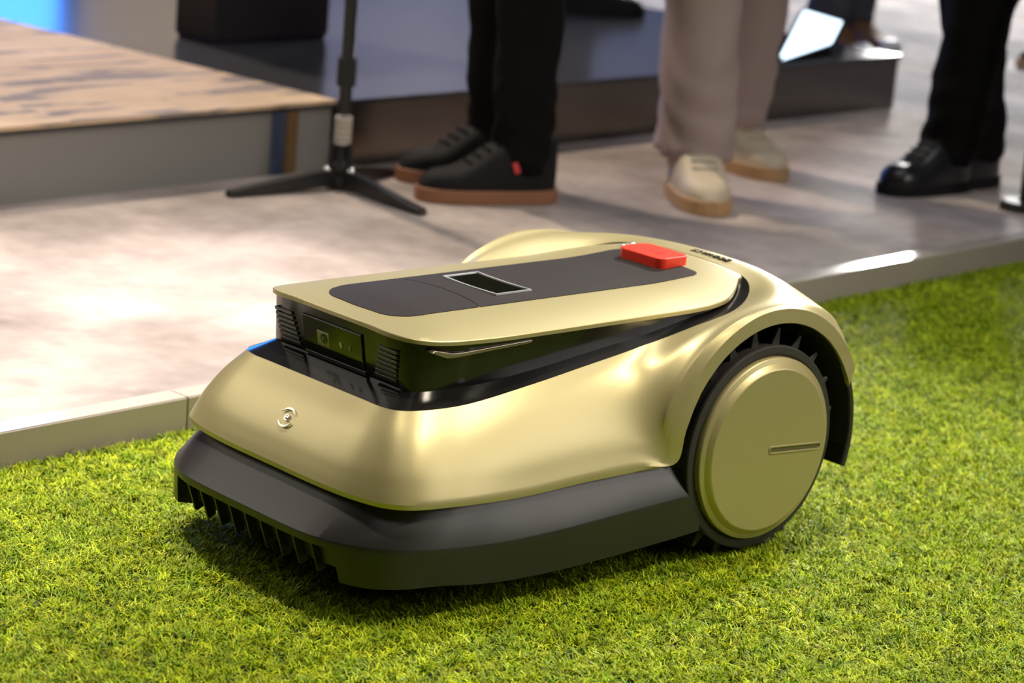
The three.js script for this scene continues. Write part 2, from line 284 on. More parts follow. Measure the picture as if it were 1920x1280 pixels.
  // glossy ledge
  const I = [[-0.4735, 0.2360, 0], [-0.4735, 0.2360, 0.080], [-0.4735, 0.2360, 0.116], [-0.4695, 0.2358, 0.1285], [-0.453, 0.2356, 0.1345], [-0.3858, 0.2356, 0.1385], [-0.2941, 0.2442, 0.1415], [-0.2019, 0.2563, 0.1435], [-0.154, 0.2623, 0.1445], [-0.1278, 0.2653, 0.1445],
    [-0.1036, 0.2694, 0.1455], [-0.0734, 0.2744, 0.1455], [-0.0381, 0.2805, 0.1455], [-0.0028, 0.2855, 0.145], [0.0254, 0.2905, 0.1415], [0.0475, 0.2941, 0.1335], [0.066, 0.2972, 0.1205], [0.081, 0.300, 0.1045], [0.090, 0.302, 0.088], [0.092, 0.303, 0.06], [0.092, 0.303, 0.03], [0.092, 0.303, 0]];
  const cT = cols[0], cI = wholeAlong(I, per), ledgeRows = cT.map((p, i) => [p.clone().add(v3(0, -0.006, 0)), p.clone().add(v3(0, 0.0006, 0)), p.clone().lerp(cI[i], 0.5), cI[i]]);
  const ledge = mesh('belt_ledge', loft(ledgeRows.filter((_, i) => Math.abs(i - half) <= 18.1 * per), 0.6), M.gloss, mower); ledge.userData.label = 'glossy black ledge under the tower';
  // top plate
  const E = [[-0.489, 0], [-0.4885, 0.065], [-0.487, 0.107], [-0.476, 0.130], [-0.446, 0.1440], [-0.380, 0.1520], [-0.281, 0.1535], [-0.1977, 0.1535], [-0.15, 0.1535], [-0.1235, 0.1535], [-0.100, 0.1535], [-0.070, 0.1535], [-0.0336, 0.153], [0.0017, 0.1515], [0.028, 0.1465], [0.050, 0.1355], [0.072, 0.1205], [0.090, 0.1065], [0.114, 0.098], [0.120, 0.066], [0.121, 0.033], [0.121, 0]].map(([x, z]) => [x, plateY(x, z) - 0.0008 * smooth(0.092, 0.112, x), z]);
  const cE = wholeAlong(E, per);
  const plateRows = cE.map(p => {
    const cx = Math.min(0.06, Math.max(-0.40, p.x)), out = [], n = 14;
    for (let j = 0; j <= n; j++) { const t = j / n, x = cx + (p.x - cx) * t, z = p.z * t; out.push(v3(x, plateY(x, z) - 0.0008 * smooth(0.100, 0.112, x), z)); }
    const d = v3(p.x - cx, 0, p.z).normalize();
    out.push(p.clone().addScaledVector(d, 0.0008).add(v3(0, -0.001, 0)), p.clone().addScaledVector(d, 0.0008).add(v3(0, -0.0055, 0)), p.clone().addScaledVector(d, -0.012).add(v3(0, -0.0065, 0)));
    return out;
  });
  const plate = mesh('top_plate', loft(plateRows, 0.6), M.paint, mower); plate.userData.label = 'champagne gold top plate with dark inset covers';
  {
    const g = new TextGeometry('ECOVACS', { font, size: 0.0112, depth: 0.0030, curveSegments: 6, bevelEnabled: false }); g.computeBoundingBox(); g.translate(-(g.boundingBox.max.x + g.boundingBox.min.x) / 2, 0, 0);
    g.applyMatrix4(new THREE.Matrix4().makeBasis(v3(0, 0, -1), v3(-1, 0, 0), v3(0, 1, 0))).translate(0.134, 0.3158, 0.020);
    mesh('lettering', g, M.panel, plate);
  }
  // tower wall
  const wallRows = cI.map((p, i) => { const e = cE[i], cx = Math.min(0.06, Math.max(-0.40, e.x)), d = v3(e.x - cx, 0, e.z).normalize(), top = e.clone().addScaledVector(d, e.x < -0.40 ? -0.004 : -0.008); top.y -= 0.006; const out = []; for (let j = 0; j <= 4; j++) out.push(p.clone().lerp(top, j / 4)); return out; });
  const tower = mesh('tower_wall', loft(wallRows, 0.5), M.gloss, mower); tower.userData.label = 'glossy black tower wall between ledge and top plate';
  // front of the tower: louvres and sensor window; o(z, y) gives a place on the leaning face
  const lean = Math.atan2(0.0115, 0.058), face = (g, z, y, out) => g.rotateZ(lean).translate(-0.4735 - (y - 0.236) * Math.tan(lean) - out, y, z);
  for (const [zc, w, sk] of [[-0.094, 0.037, 0.008], [0.094, 0.037, -0.008]]) for (let k = 0; k < 7; k++) {
    const y = 0.2440 + k * 0.0059, t = (k - 3) / 3; mesh('louvre_slat', face(rbox(0.004, 0.0041, w - 0.006 * t * 0.5, 0.0008), zc - sk * 0.5 * t, y, 0.0004), M.satin, tower);
  }
  const win = mesh('sensor_window', face(rbox(0.0035, 0.046, 0.112, 0.001), -0.0055, 0.2625, 0.0006), M.glass, mower); win.userData.label = 'dark glass sensor window on the front';
  mesh('window_sill', face(rbox(0.004, 0.005, 0.114, 0.001), -0.003, 0.2390, 0.0007), M.satin, win);
  mesh('camera_bezel', face(rbox(0.004, 0.019, 0.024, 0.0015), -0.022, 0.2625, 0.0011), M.lens, win);
  mesh('camera_lens', face(cyl(0.0062, 0.0062, 0.005, 24).rotateZ(Math.PI / 2), -0.020, 0.2635, 0.0012), M.glass, win);
  mesh('camera_pupil', face(new THREE.SphereGeometry(0.003, 16, 10), -0.020, 0.2635, 0.0024), M.lens, win);
  mesh('sensor_dot', face(new THREE.SphereGeometry(0.0042, 16, 12).scale(0.4, 1.15, 0.8), 0.0115, 0.2625, 0.0022), std([0.28, 0.36, 0.2], 0.15, 0.5), win);
  mesh('sensor_dot', face(new THREE.SphereGeometry(0.0036, 16, 12).scale(0.4, 1.1, 0.8), 0.0285, 0.2625, 0.0022), M.lens, win);
  // side fin
  const finShape = poly([[-0.458, 0.2846], [-0.448, 0.2810], [-0.436, 0.2765], [-0.428, 0.2756], [-0.410, 0.2760], [-0.307, 0.2802], [-0.305, 0.2810], [-0.305, 0.2824], [-0.410, 0.2796], [-0.428, 0.2800], [-0.440, 0.2832], [-0.454, 0.2862]]);
  for (const s of [1, -1]) { const g = new THREE.ExtrudeGeometry(finShape, { depth: 0.012, bevelEnabled: true, bevelSize: 0.0005, bevelThickness: 0.0005, bevelSegments: 2 }); g.translate(0, 0, s > 0 ? 0.1345 : -0.1465); mesh('side_fin', g, std([0.32, 0.27, 0.22], 0.3, 0.8), mower); }
  // dark covers on the plate
  const seamX = z => -0.318 - 0.010 * Math.pow(z / 0.076, 2);
  const cover = (name, x0, x1, r0, r1, hz) => {          // x0(z), x1(z): outline front and rear
    const nz = 48, nx = 40, rowsC = [];
    const half = hz - 0.0005;
    for (let i = 0; i <= nx; i++) { const row = [];
      for (let j = 0; j <= nz; j++) {
        const z = -half + 2 * half * j / nz, q = Math.abs(z);
        const cut = r => q > half - r ? r - Math.sqrt(Math.max(0, r * r - (q - half + r) ** 2)) : 0;
        const a = x0(z) + cut(r0), b = x1(z) - cut(r1), x = a + (b - a) * i / nx; row.push(v3(x, plateY(x, z) + 0.0008, z));
      } rowsC.push(row); }
    const top = rowsC.map(r => [r[0].clone().add(v3(0, -0.004, 0)), ...r, r[nz].clone().add(v3(0, -0.004, 0))]);
    const all = [top[0].map(p => v3(p.x, p.y - 0.004, p.z)), ...top, top[nx].map(p => v3(p.x, p.y - 0.004, p.z))];
    return mesh(name, loft(all, 0.7), M.panel, mower);
  };
  const c1 = cover('front_cover', z => -0.456 + 0.004 * Math.abs(z) / 0.076, z => seamX(z) - 0.0008, 0.036, 0.0006, 0.0765); c1.userData.label = 'dark grey front cover on the top plate';
  const c2 = cover('rear_cover', z => seamX(z) + 0.0008, () => 0.051, 0.0006, 0.012, 0.0765); c2.userData.label = 'dark grey rear cover on the top plate';
  // display
  const dy = plateY(-0.25, 0) + 0.001;
  const bow = (x0, x1, hz, y) => { const s = new THREE.Shape(), n = 12; for (let i = 0; i <= n; i++) { const z = -hz + 2 * hz * i / n; s[i ? 'lineTo' : 'moveTo'](x0 - 0.003 * (1 - (z / hz) ** 2) + 0.003, z); } for (let i = n; i >= 0; i--) { const z = -hz + 2 * hz * i / n; s.lineTo(x1 - 0.003 * (1 - (z / hz) ** 2) + 0.003, z); } s.closePath(); return s; };
  const fr = bow(-0.281, -0.223, 0.050); fr.holes.push(bow(-0.2788, -0.2252, 0.0480));
  const disp = mesh('display_frame', new THREE.ExtrudeGeometry(fr, { depth: 0.0022, bevelEnabled: false }).rotateX(Math.PI / 2).scale(1, 1, 1).translate(0, dy + 0.0012, 0), std([0.72, 0.75, 0.80], 0.3, 0.5), mower);
  mesh('display_glass', new THREE.ExtrudeGeometry(bow(-0.2788, -0.2252, 0.0480), { depth: 0.001, bevelEnabled: false }).rotateX(Math.PI / 2).translate(0, dy + 0.0003, 0), M.glass, disp);
  // red stop button
  {
    const s = new THREE.Shape(), w = 0.026, h = 0.039, r = 0.011; s.moveTo(-w + r, -h); s.lineTo(w - r, -h); s.absarc(w - r, -h + r, r, -Math.PI / 2, 0); s.lineTo(w, h - r); s.absarc(w - r, h - r, r, 0, Math.PI / 2); s.lineTo(-w + r, h); s.absarc(-w + r, h - r, r, Math.PI / 2, Math.PI); s.lineTo(-w, -h + r); s.absarc(-w + r, -h + r, r, Math.PI, 1.5 * Math.PI);
    const b = mesh('stop_button', new THREE.ExtrudeGeometry(s, { depth: 0.0155, bevelEnabled: true, bevelSize: 0.0016, bevelThickness: 0.0016, bevelSegments: 4, curveSegments: 12 }).rotateX(-Math.PI / 2).translate(0.0405, 0.3105, 0), M.red, mower); b.userData.label = 'raised red stop button';
    const t = new TextGeometry('STOP', { font, size: 0.0105, depth: 0.0007, curveSegments: 6, bevelEnabled: false }); t.computeBoundingBox(); t.translate(-t.boundingBox.max.x / 2, -0.005, 0);
    t.applyMatrix4(new THREE.Matrix4().makeBasis(v3(0, 0, -1), v3(-1, 0, 0), v3(0, 1, 0))).translate(0.0405, 0.3273, 0); mesh('button_lettering', t, std([0.70, 0.03, 0.012], 0.5), b);
    for (const x of [0.060, 0.079]) mesh('charging_contact', new THREE.SphereGeometry(0.0042, 16, 10).scale(1, 0.7, 1).translate(x, plateY(x, 0.076) + 0.003, -0.076), M.chrome, mower);
  }
  // bumper with the comb at its front
  const K = [[-0.604, 0.084, 0], [-0.603, 0.084, 0.09], [-0.5995, 0.084, 0.122], [-0.590, 0.084, 0.151], [-0.5715, 0.084, 0.1825], [-0.545, 0.0835, 0.2075], [-0.510, 0.081, 0.219], [-0.435, 0.0757, 0.225], [-0.38, 0.0747, 0.229], [-0.31, 0.077, 0.233], [-0.245, 0.080, 0.235], [-0.18, 0.083, 0.2365], [-0.12, 0.0862, 0.239], [-0.086, 0.0875, 0.240]];
  const Qb = [[-0.587, 0.036, 0], [-0.587, 0.036, 0.09], [-0.586, 0.036, 0.130], [-0.580, 0.036, 0.160], [-0.564, 0.036, 0.190], [-0.534, 0.0365, 0.212], [-0.49, 0.0350, 0.2205], [-0.435, 0.0292, 0.226], [-0.38, 0.0257, 0.229], [-0.31, 0.0258, 0.2325], [-0.245, 0.028, 0.2345], [-0.18, 0.031, 0.236], [-0.12, 0.035, 0.2385], [-0.083, 0.038, 0.2395]];
  const J = [[-0.553, 0.128, 0], [-0.552, 0.128, 0.09], [-0.549, 0.128, 0.12], [-0.542, 0.128, 0.148], [-0.530, 0.128, 0.172], [-0.511, 0.1275, 0.191], [-0.46, 0.126, 0.203], [-0.41, 0.1225, 0.207], [-0.36, 0.1215, 0.208], [-0.29, 0.1245, 0.210], [-0.23, 0.127, 0.213], [-0.175, 0.1285, 0.216], [-0.135, 0.1275, 0.219], [-0.118, 0.1265, 0.221]];
  const cK = wholeAlong(K, 14), cQ = wholeAlong(Qb, 14), cJ = wholeAlong(J, 14), Z0 = -0.147, Z1 = 0.147;
  const inward = p => v3(p.x < -0.5 ? 1 : 0.15, 0, p.x < -0.56 && Math.abs(p.z) < 0.13 ? 0 : -Math.sign(p.z)).normalize();
  const bRows = cK.map((k, i) => {
    const q = cQ[i], j = cJ[i], d = inward(k), e = v3((k.x - j.x) * 0.02, -0.0006, (k.z - j.z) * 0.02);
    const comb = k.x < -0.55 && k.z > Z0 && k.z < Z1, l = t => k.clone().lerp(q, t), jj = j.clone().addScaledVector(d, 0.02);
    const head = [jj, j, j.clone().lerp(k, 0.5), k.clone().sub(e), l(0.035), l(0.2)];
    const inset = p => p.clone().addScaledVector(v3(1, 0, 0), 0.012);
    return comb ? [...head, inset(l(0.2)), inset(l(0.74)), inset(l(0.74)).add(v3(0.05, 0.004, 0))] : [...head, l(0.6), q, q.clone().addScaledVector(d, 0.03)];
  });
  const bumper = mesh('bumper', loft(bRows, 0.55), M.bumper, mower); bumper.userData.label = 'black plastic bumper with a comb of ribs';
  // closing the bumper's rear ends
  for (const s of [0, bRows.length - 1]) { const r = bRows[s]; mesh('bumper_end', new THREE.ExtrudeGeometry(poly(r.slice(1).map(p => [p.x, p.y])), { depth: 0.004, bevelEnabled: false }).translate(0, 0, s ? 0.214 : -0.218), M.bumper, bumper); }
  for (let i = 0; i < 9; i++) {
    const z = -0.12 + 0.03 * i, xk = -0.604 + 0.005 * Math.pow(Math.abs(z) / 0.122, 4);
    const g = new THREE.ExtrudeGeometry(poly([[xk + 0.0045, 0.0740], [xk + 0.020, 0.0740], [xk + 0.029, 0.041], [xk + 0.020, 0.0370], [xk + 0.0170, 0.0385]]), { depth: 0.0026, bevelEnabled: false }).translate(0, 0, z - 0.0013);
    mesh('comb_rib', g, M.bumper, bumper);
  }
  // underside, axle and front casters
  mesh('chassis', merge([rbox(0.66, 0.07, 0.30, 0.012, -0.215, 0.088, 0), rbox(0.40, 0.10, 0.24, 0.012, -0.05, 0.17, 0), rbox(0.10, 0.06, 0.30, 0.01, 0.13, 0.15, 0)]), M.dark, mower);
  mesh('axle', cyl(0.018, 0.018, 0.36, 20).rotateX(Math.PI / 2).translate(0.0148, 0.131, 0), M.dark, mower);
  for (const s of [1, -1]) { const c = mesh('caster_wheel', new THREE.TorusGeometry(0.026, 0.013, 12, 32).translate(-0.47, 0.026, s * 0.11), M.rubber, mower); mesh('caster_fork', merge([box(0.012, 0.05, 0.004, -0.47, 0.048, s * 0.11 + 0.016), box(0.012, 0.05, 0.004, -0.47, 0.048, s * 0.11 - 0.016), box(0.02, 0.006, 0.036, -0.47, 0.072, s * 0.11), cyl(0.004, 0.004, 0.036, 12).rotateX(Math.PI / 2).translate(-0.47, 0.026, s * 0.11)]), M.dark, c); }
  // wheel wells, rear flaps
  for (const s of [1, -1]) {
    const rowsW = [], rowsF = [];
    for (let i = 0; i <= 40; i++) { const d = 182 - 190 * i / 40; rowsW.push([0.2335, 0.17, 0.12].map(z => v3(...arc(d, AR - 0.0006, z * s)))); }
    const well = mesh('wheel_well', merge([loft(rowsW), new THREE.CircleGeometry(AR, 40).translate(AC[0], AC[1], 0.122 * s)]), std([0.008, 0.008, 0.008], 0.85, 0, { side: THREE.DoubleSide }), mower);
    for (let i = 0; i <= 24; i++) { const d = 27 - 45 * i / 24; rowsF.push([[0.158, 0.13], [0.1585, 0.2365], [0.160, 0.2385], [0.1665, 0.2385], [0.168, 0.2365], [0.168, 0.13]].map(([r, z]) => v3(...arc(d, r + 0.0035 * (i / 24), (z - 0.0045) * s)))); }
    rowsF.push(rowsF[24].map(() => v3(...arc(-18, 0.166, 0.185 * s))));
    const fl = mesh('rear_flap', loft(rowsF, 0.6), std([0.012, 0.012, 0.011], 0.65), mower); fl.userData.label = 'black flap behind the wheel';
  }
  // wheels
  const wc = [0.0148, 0.131], HR = 0.131;
  for (const s of [1, -1]) {
    const prof = [[0.095, 0.150], [0.118, 0.150], [0.126, 0.156], [0.1275, 0.170], [0.1275, 0.196], [0.1285, 0.2165], [0.1308, 0.2185], [0.1310, 0.2200], [0.1304, 0.2225], [0.1285, 0.2232], [0.121, 0.2236], [0.1185, 0.2215], [0.1150, 0.2200], [0.09, 0.2200]].map(([r, z]) => new THREE.Vector2(r, z));
    const turn = g => g.rotateX(Math.PI / 2).translate(0, 0, 0.0165).scale(1, 1, s).translate(wc[0], wc[1], 0);
    const fix = g => { g = creased(g, 0.22); if (s < 0) { /* mirrored side keeps outward faces */ } return g; };
    const tyre = mesh('tyre', fix(turn(new THREE.LatheGeometry(prof, 96))), M.rubber, mower); tyre.userData.label = 'black rubber tyre with pointed lugs';
    const n = 21; for (let i = 0; i < n; i++) {
      const a = i / n * Math.PI * 2 + 0.11;
      const g = new THREE.ExtrudeGeometry(poly([[-0.0075, 0], [0.0075, 0], [0.0022, 0.0240], [-0.0012, 0.0247]]), { depth: 0.044, bevelEnabled: true, bevelSize: 0.0008, bevelThickness: 0.0008, bevelSegments: 1 }).translate(0, 0.1245, 0.180);
      mesh('lug', g.rotateZ(a).scale(1, 1, s).translate(wc[0], wc[1], 0), M.rubber, tyre);
    }
    const hp = [[0, 0.2375], [0.1030, 0.2375], [0.1046, 0.2368], [0.1090, 0.2330], [0.1100, 0.2318], [0.1160, 0.2300], [0.1168, 0.2290], [0.1168, 0.2210]].map(([r, z]) => new THREE.Vector2(r, z));
    const hub = mesh('hub_cap', fix(turn(new THREE.LatheGeometry(hp, 96))), M.paint, mower); hub.userData.label = 'round champagne gold hub cap';
    // slot: a raised rim round a dark groove, pointing to the rear
    const ring = new THREE.Shape(), L = 0.096, w = 0.0046, st = (sh, r) => { sh.moveTo(0.004, -r); sh.lineTo(L - r, -r); sh.absarc(L - r, 0, r, -Math.PI / 2, Math.PI / 2); sh.lineTo(0.004, r); sh.absarc(0.004, 0, r, Math.PI / 2, 1.5 * Math.PI); };
    st(ring, w); const hole = new THREE.Path(); st(hole, w - 0.0011); ring.holes.push(hole);
    const inS = new THREE.Shape(); st(inS, w - 0.0011);
    const put = g => g.rotateZ(-0.075).translate(wc[0], wc[1], 0.2537).scale(1, 1, s);
    mesh('slot_rim', put(new THREE.ExtrudeGeometry(ring, { depth: 0.0012, bevelEnabled: true, bevelSize: 0.0004, bevelThickness: 0.0004, bevelSegments: 2 })), M.paint, hub);
    mesh('slot_groove', put(new THREE.ExtrudeGeometry(inS, { depth: 0.0004, bevelEnabled: false })), std([0.13, 0.12, 0.06], 0.5, 0.4), hub);
  }
}

// ---------------------------------------------------------------- people (their legs are in view)
const MP = {
  blackCloth: phys([0.0065, 0.006, 0.0062], 0.95, 0, { specularIntensity: 0.25 }), blackShoe: phys([0.009, 0.009, 0.010], 0.75, 0, { specularIntensity: 0.5 }), blackLeather: std([0.012, 0.012, 0.014], 0.28), gum: std([0.30, 0.135, 0.07], 0.6),
  taupe: std([0.41, 0.32, 0.305], 0.85), cream: std([0.62, 0.53, 0.40], 0.6), tan: std([0.50, 0.31, 0.15], 0.6), denim: std([0.06, 0.062, 0.075], 0.9), brown: std([0.17, 0.075, 0.03], 0.6), white: std([0.8, 0.82, 0.85], 0.4),
  skin: std([0.52, 0.31, 0.22], 0.55), hair: std([0.02, 0.014, 0.01], 0.7), shirtGrey: std([0.16, 0.17, 0.19], 0.85), shirtNavy: std([0.03, 0.04, 0.08], 0.85), shirtWhite: std([0.6, 0.6, 0.6], 0.85), lace: std([0.45, 0.40, 0.32], 0.8),
};
// shoe, heel at the origin, toe to +x
function shoe(parent, heel, toe, y0, o) {
  const dir = v3(toe[0] - heel[0], 0, toe[1] - heel[1]), L = dir.length(), turn = Math.atan2(-dir.z, dir.x), W = o.width ?? 0.05, H = o.height ?? 0.085, st = o.sole ?? 0.026;
  const halfW = t => W * (0.70 + 0.30 * Math.sin(Math.PI * Math.min(1, t * 0.72 + 0.12))) * Math.sqrt(Math.max(0, 1 - Math.pow(Math.abs(t - 0.5) / 0.5, t > 0.5 ? 4.5 : 6)));
  const top = t => t < 0.36 ? H + 0.006 * Math.sin(t * 9) : THREE.MathUtils.lerp(H, (o.toe ?? 0.036), smooth(0.36, 0.80, t)) * Math.sqrt(Math.max(0, 1 - Math.pow(Math.max(0, t - 0.72) / 0.28, 3)));
  const put = g => g.rotateY(turn).translate(heel[0], y0, heel[1]);
  const rows = [], n = 30; for (let i = 0; i <= n; i++) { const t = 0.006 + 0.988 * i / n, w = halfW(t), h = Math.max(0.004, top(t) - 0), row = []; for (let k = 0; k <= 16; k++) { const a = Math.PI * k / 16; row.push(v3(t * L, st * 0.7 + h * Math.pow(Math.sin(a), 0.62), w * 1.0 * Math.sign(Math.cos(a)) * Math.pow(Math.abs(Math.cos(a)), 0.7))); } rows.push(row); }
  const s = mesh('shoe', put(loft(rows)), o.upper, parent); s.userData.label = o.label;
  const outline = new THREE.Shape(); for (let i = 0; i <= 40; i++) { const t = i / 40; outline[i ? 'lineTo' : 'moveTo'](t * L * 1.012 - 0.003, halfW(0.004 + 0.992 * t) + 0.0025); } for (let i = 40; i >= 0; i--) { const t = i / 40; outline.lineTo(t * L * 1.012 - 0.003, -halfW(0.004 + 0.992 * t) - 0.0025); }
  mesh('sole', put(new THREE.ExtrudeGeometry(outline, { depth: st - 0.006, bevelEnabled: true, bevelSize: 0.002, bevelThickness: 0.003, bevelSegments: 2 }).rotateX(-Math.PI / 2).translate(0, 0.003, 0)), o.soleM, s);
  if (o.laces) for (let k = 0; k < 5; k++) { const t = 0.40 + k * 0.065, y = st * 0.7 + top(t) + 0.0005; mesh('lace', put(new THREE.CylinderGeometry(0.003, 0.003, 0.052, 8).rotateX(Math.PI / 2).scale(1, 0.7, 1).translate(t * L, y, 0)), o.laces, s); }
  if (o.mark) mesh('tab', put(rbox(0.012, 0.022, 0.004, 0.0015).rotateZ(-0.4).translate(L * 0.36, 0.075, W * 0.985 * o.markSide)), std([0.72, 0.06, 0.07], 0.5), s);
  if (o.cap) mesh('toe_cap', put(new THREE.SphereGeometry(0.036, 20, 12).scale(1.0, 0.72, 1.15).translate(L * 0.88, 0.03, 0)), o.cap, s);
  return s;
}
function person(label, y0, feet, o) {
  const cx = (feet[0].heel[0] + feet[1].heel[0]) / 2 + (o.lean?.[0] ?? 0), cz = (feet[0].heel[1] + feet[1].heel[1]) / 2 + (o.lean?.[1] ?? 0);
  const p = thing('person', label, 'person', [cx, y0, cz], 0);
  const f = [0, 1].map(i => { const d = [feet[i].toe[0] - feet[i].heel[0], feet[i].toe[1] - feet[i].heel[1]]; const l = Math.hypot(...d); return { d: [d[0] / l, d[1] / l], a: v3(feet[i].heel[0] - cx + d[0] * 0.26, 0.085, feet[i].heel[1] - cz + d[1] * 0.26), heel: [feet[i].heel[0] - cx, feet[i].heel[1] - cz], toe: [feet[i].toe[0] - cx, feet[i].toe[1] - cz] }; });
  const fw = v3(f[0].d[0] + f[1].d[0], 0, f[0].d[1] + f[1].d[1]).normalize(), sd = v3(-fw.z, 0, fw.x);
  // which foot is on which side
  const sg = f.map(q => Math.sign(q.a.dot(sd)) || 1); if (sg[0] === sg[1]) sg[1] = -sg[0];
  const hc = v3(0, 0.95, 0).addScaledVector(fw, 0.03), hip = sg.map(s => hc.clone().addScaledVector(sd, s * 0.095).add(v3(0, -0.04, 0)));
  const knee = f.map((q, i) => q.a.clone().lerp(hip[i], 0.49).addScaledVector(fw, 0.035));
  const ch = v3(0, 1.30, 0).addScaledVector(fw, 0.02), nk = v3(0, 1.50, 0), hd = v3(0, 1.64, 0).addScaledVector(fw, 0.025);
  const sh = sg.map(s => v3(0, 1.43, 0).addScaledVector(sd, s * 0.175)), el = sg.map((s, i) => v3(0, 1.14, 0).addScaledVector(sd, s * 0.24).addScaledVector(fw, -0.02)), wr = sg.map(s => v3(0, 0.92, 0).addScaledVector(sd, s * 0.235).addScaledVector(fw, 0.10));
  const k = o.fat ?? 1, hemR = o.hem ?? 0.062;
  const legs = (x, y, z, e) => { let d = 9; for (let i = 0; i < 2; i++) { const a = capsule(x, y, z, hip[i], knee[i], 0.088 * k, 0.068 * k), b = capsule(x, y, z, knee[i], f[i].a, 0.066 * k + e, hemR + e); d = i ? smin(d, smin(a, b, 0.05), 0.05) : smin(a, b, 0.05); } return smin(d - e * 0.5, capsule(x, y, z, hip[0], hip[1], 0.10 * k, 0.10 * k) - e * 0.5, 0.08); };
  const wrinkle = (x, y, z) => 0.0035 * Math.sin(y * 95 + x * 30 + 4 * Math.sin(z * 22)) * smooth(0.42, 0.08, y) + 0.003 * Math.sin(y * 37 + z * 41 - x * 29);
  const torso = (x, y, z) => { let d = smin(capsule(x, y, z, hc, ch, 0.135, 0.15), capsule(x, y, z, sh[0], sh[1], 0.075, 0.075), 0.12); for (let i = 0; i < 2; i++) d = smin(d, smin(capsule(x, y, z, sh[i], el[i], 0.06, 0.045), capsule(x, y, z, el[i], wr[i], 0.045, 0.032), 0.03), 0.04); return d; };
  const hands = (x, y, z) => { let d = 9; for (let i = 0; i < 2; i++) { const palm = wr[i].clone().add(v3(0, -0.05, 0)).addScaledVector(fw, 0.015); d = Math.min(d, capsule(x, y, z, wr[i], palm, 0.026, 0.034)); for (let q = 0; q < 4; q++) { const r = palm.clone().addScaledVector(fw, -0.027 + q * 0.018).add(v3(0, -0.02, 0)), m = r.clone().add(v3(0, -0.035, 0)).addScaledVector(fw, 0.004), t = m.clone().add(v3(0, -0.028 + 0.006 * Math.abs(q - 1.5), 0)).addScaledVector(sd, -sg[i] * 0.012); d = smin(d, smin(capsule(x, y, z, r, m, 0.009, 0.0085), capsule(x, y, z, m, t, 0.0085, 0.007), 0.006), 0.006); } const tr = palm.clone().addScaledVector(fw, 0.026).add(v3(0, 0.012, 0)); d = smin(d, capsule(x, y, z, tr, tr.clone().addScaledVector(fw, 0.024).add(v3(0, -0.038, 0)), 0.011, 0.008), 0.01); } return d; };
  const head = (x, y, z) => { const q = v3(x, y, z).sub(hd), a = q.dot(fw), b = q.dot(sd), c = q.y; let d = Math.hypot(a / 1.08, b / 0.86, c / 1.28) * 1 - 0.098; d = smin(d, capsule(x, y, z, nk, hd.clone().add(v3(0, -0.06, 0)), 0.055, 0.052), 0.04); d = smin(d, Math.hypot(a - 0.112, b, (c + 0.012) * 0.6) - 0.013, 0.02); d = smin(d, Math.hypot(a - 0.085, b * 0.6, c + 0.085) - 0.03, 0.04); for (const s of [-1, 1]) { d = smin(d, Math.hypot((a + 0.0) * 1.0, (b - s * 0.088) * 2.2, (c + 0.005) * 0.7) - 0.022, 0.012); d = Math.max(d, -(Math.hypot(a - 0.112, b - s * 0.035, c - 0.018) - 0.015)); } return d; };
  const body = meshSDF((x, y, z) => Math.min(smin(Math.min(legs(x, y, z, -0.008) + 0.006, torso(x, y, z) + 0.006), head(x, y, z), 0.02), y < 1.02 ? hands(x, y, z) : 9), [-0.36, 0.02, -0.36], [0.36, 1.86, 0.36], 0.0125);
  mesh('body', body, MP.skin, p);
  mesh('trousers', meshSDF((x, y, z) => Math.max(legs(x, y, z, 0) - 0.004 + wrinkle(x, y, z), (o.hemY ?? 0.055) - y + 0.006 * Math.sin(x * 60 + z * 50), y - 1.0), [-0.36, 0.0, -0.36], [0.36, 1.04, 0.36], 0.0125), o.trousers, p);
  mesh('shirt', meshSDF((x, y, z) => Math.max(torso(x, y, z) - 0.008 + wrinkle(x, y, z), 0.90 - y, -(Math.hypot(x - nk.x, (y - nk.y - 0.05) * 0.6, z - nk.z) - 0.068)), [-0.36, 0.86, -0.36], [0.36, 1.60, 0.36], 0.0125), o.shirt, p);
  mesh('hair', meshSDF((x, y, z) => { const q = v3(x, y, z).sub(hd), a = q.dot(fw), c = q.y; return Math.max(Math.hypot(a / 1.12, q.dot(sd) / 0.92, c / 1.32) - 0.105, a - 0.055 - Math.max(0, c - 0.05) * 1.2, -c - 0.06 + a * 0.2); }, [-0.2, 1.5, -0.2], [0.2, 1.84, 0.2], 0.011), MP.hair, p);
  for (let i = 0; i < 2; i++) shoe(p, f[i].heel, f[i].toe, 0, { ...o.shoe, ...(feet[i].shoe ?? {}) });
  return p;
}
person('person in black trousers and black sneakers with reddish-brown gum soles', FLOOR, [{ heel: [0.058, -4.872], toe: [-0.212, -4.765], shoe: { mark: true, markSide: -1 } }, { heel: [0.0, -5.06], toe: [-0.262, -4.945] }],
  { trousers: MP.blackCloth, shirt: MP.shirtGrey, hem: 0.056, fat: 1.0, hemY: 0.05, shoe: { upper: MP.blackShoe, soleM: MP.gum, label: 'black sneaker with gum sole', sole: 0.028, height: 0.105, toe: 0.045, width: 0.054, laces: MP.blackCloth } });
person('person in loose taupe trousers and cream sneakers', FLOOR, [{ heel: [0.335, -5.115], toe: [0.376, -4.835] }, { heel: [0.405, -5.52], toe: [0.552, -5.285] }],
  { trousers: MP.taupe, shirt: MP.shirtWhite, hem: 0.078, fat: 1.15, hemY: 0.085, shoe: { upper: MP.cream, soleM: MP.tan, label: 'cream sneaker with tan sole', sole: 0.03, height: 0.10, toe: 0.045, width: 0.055, laces: MP.lace } });
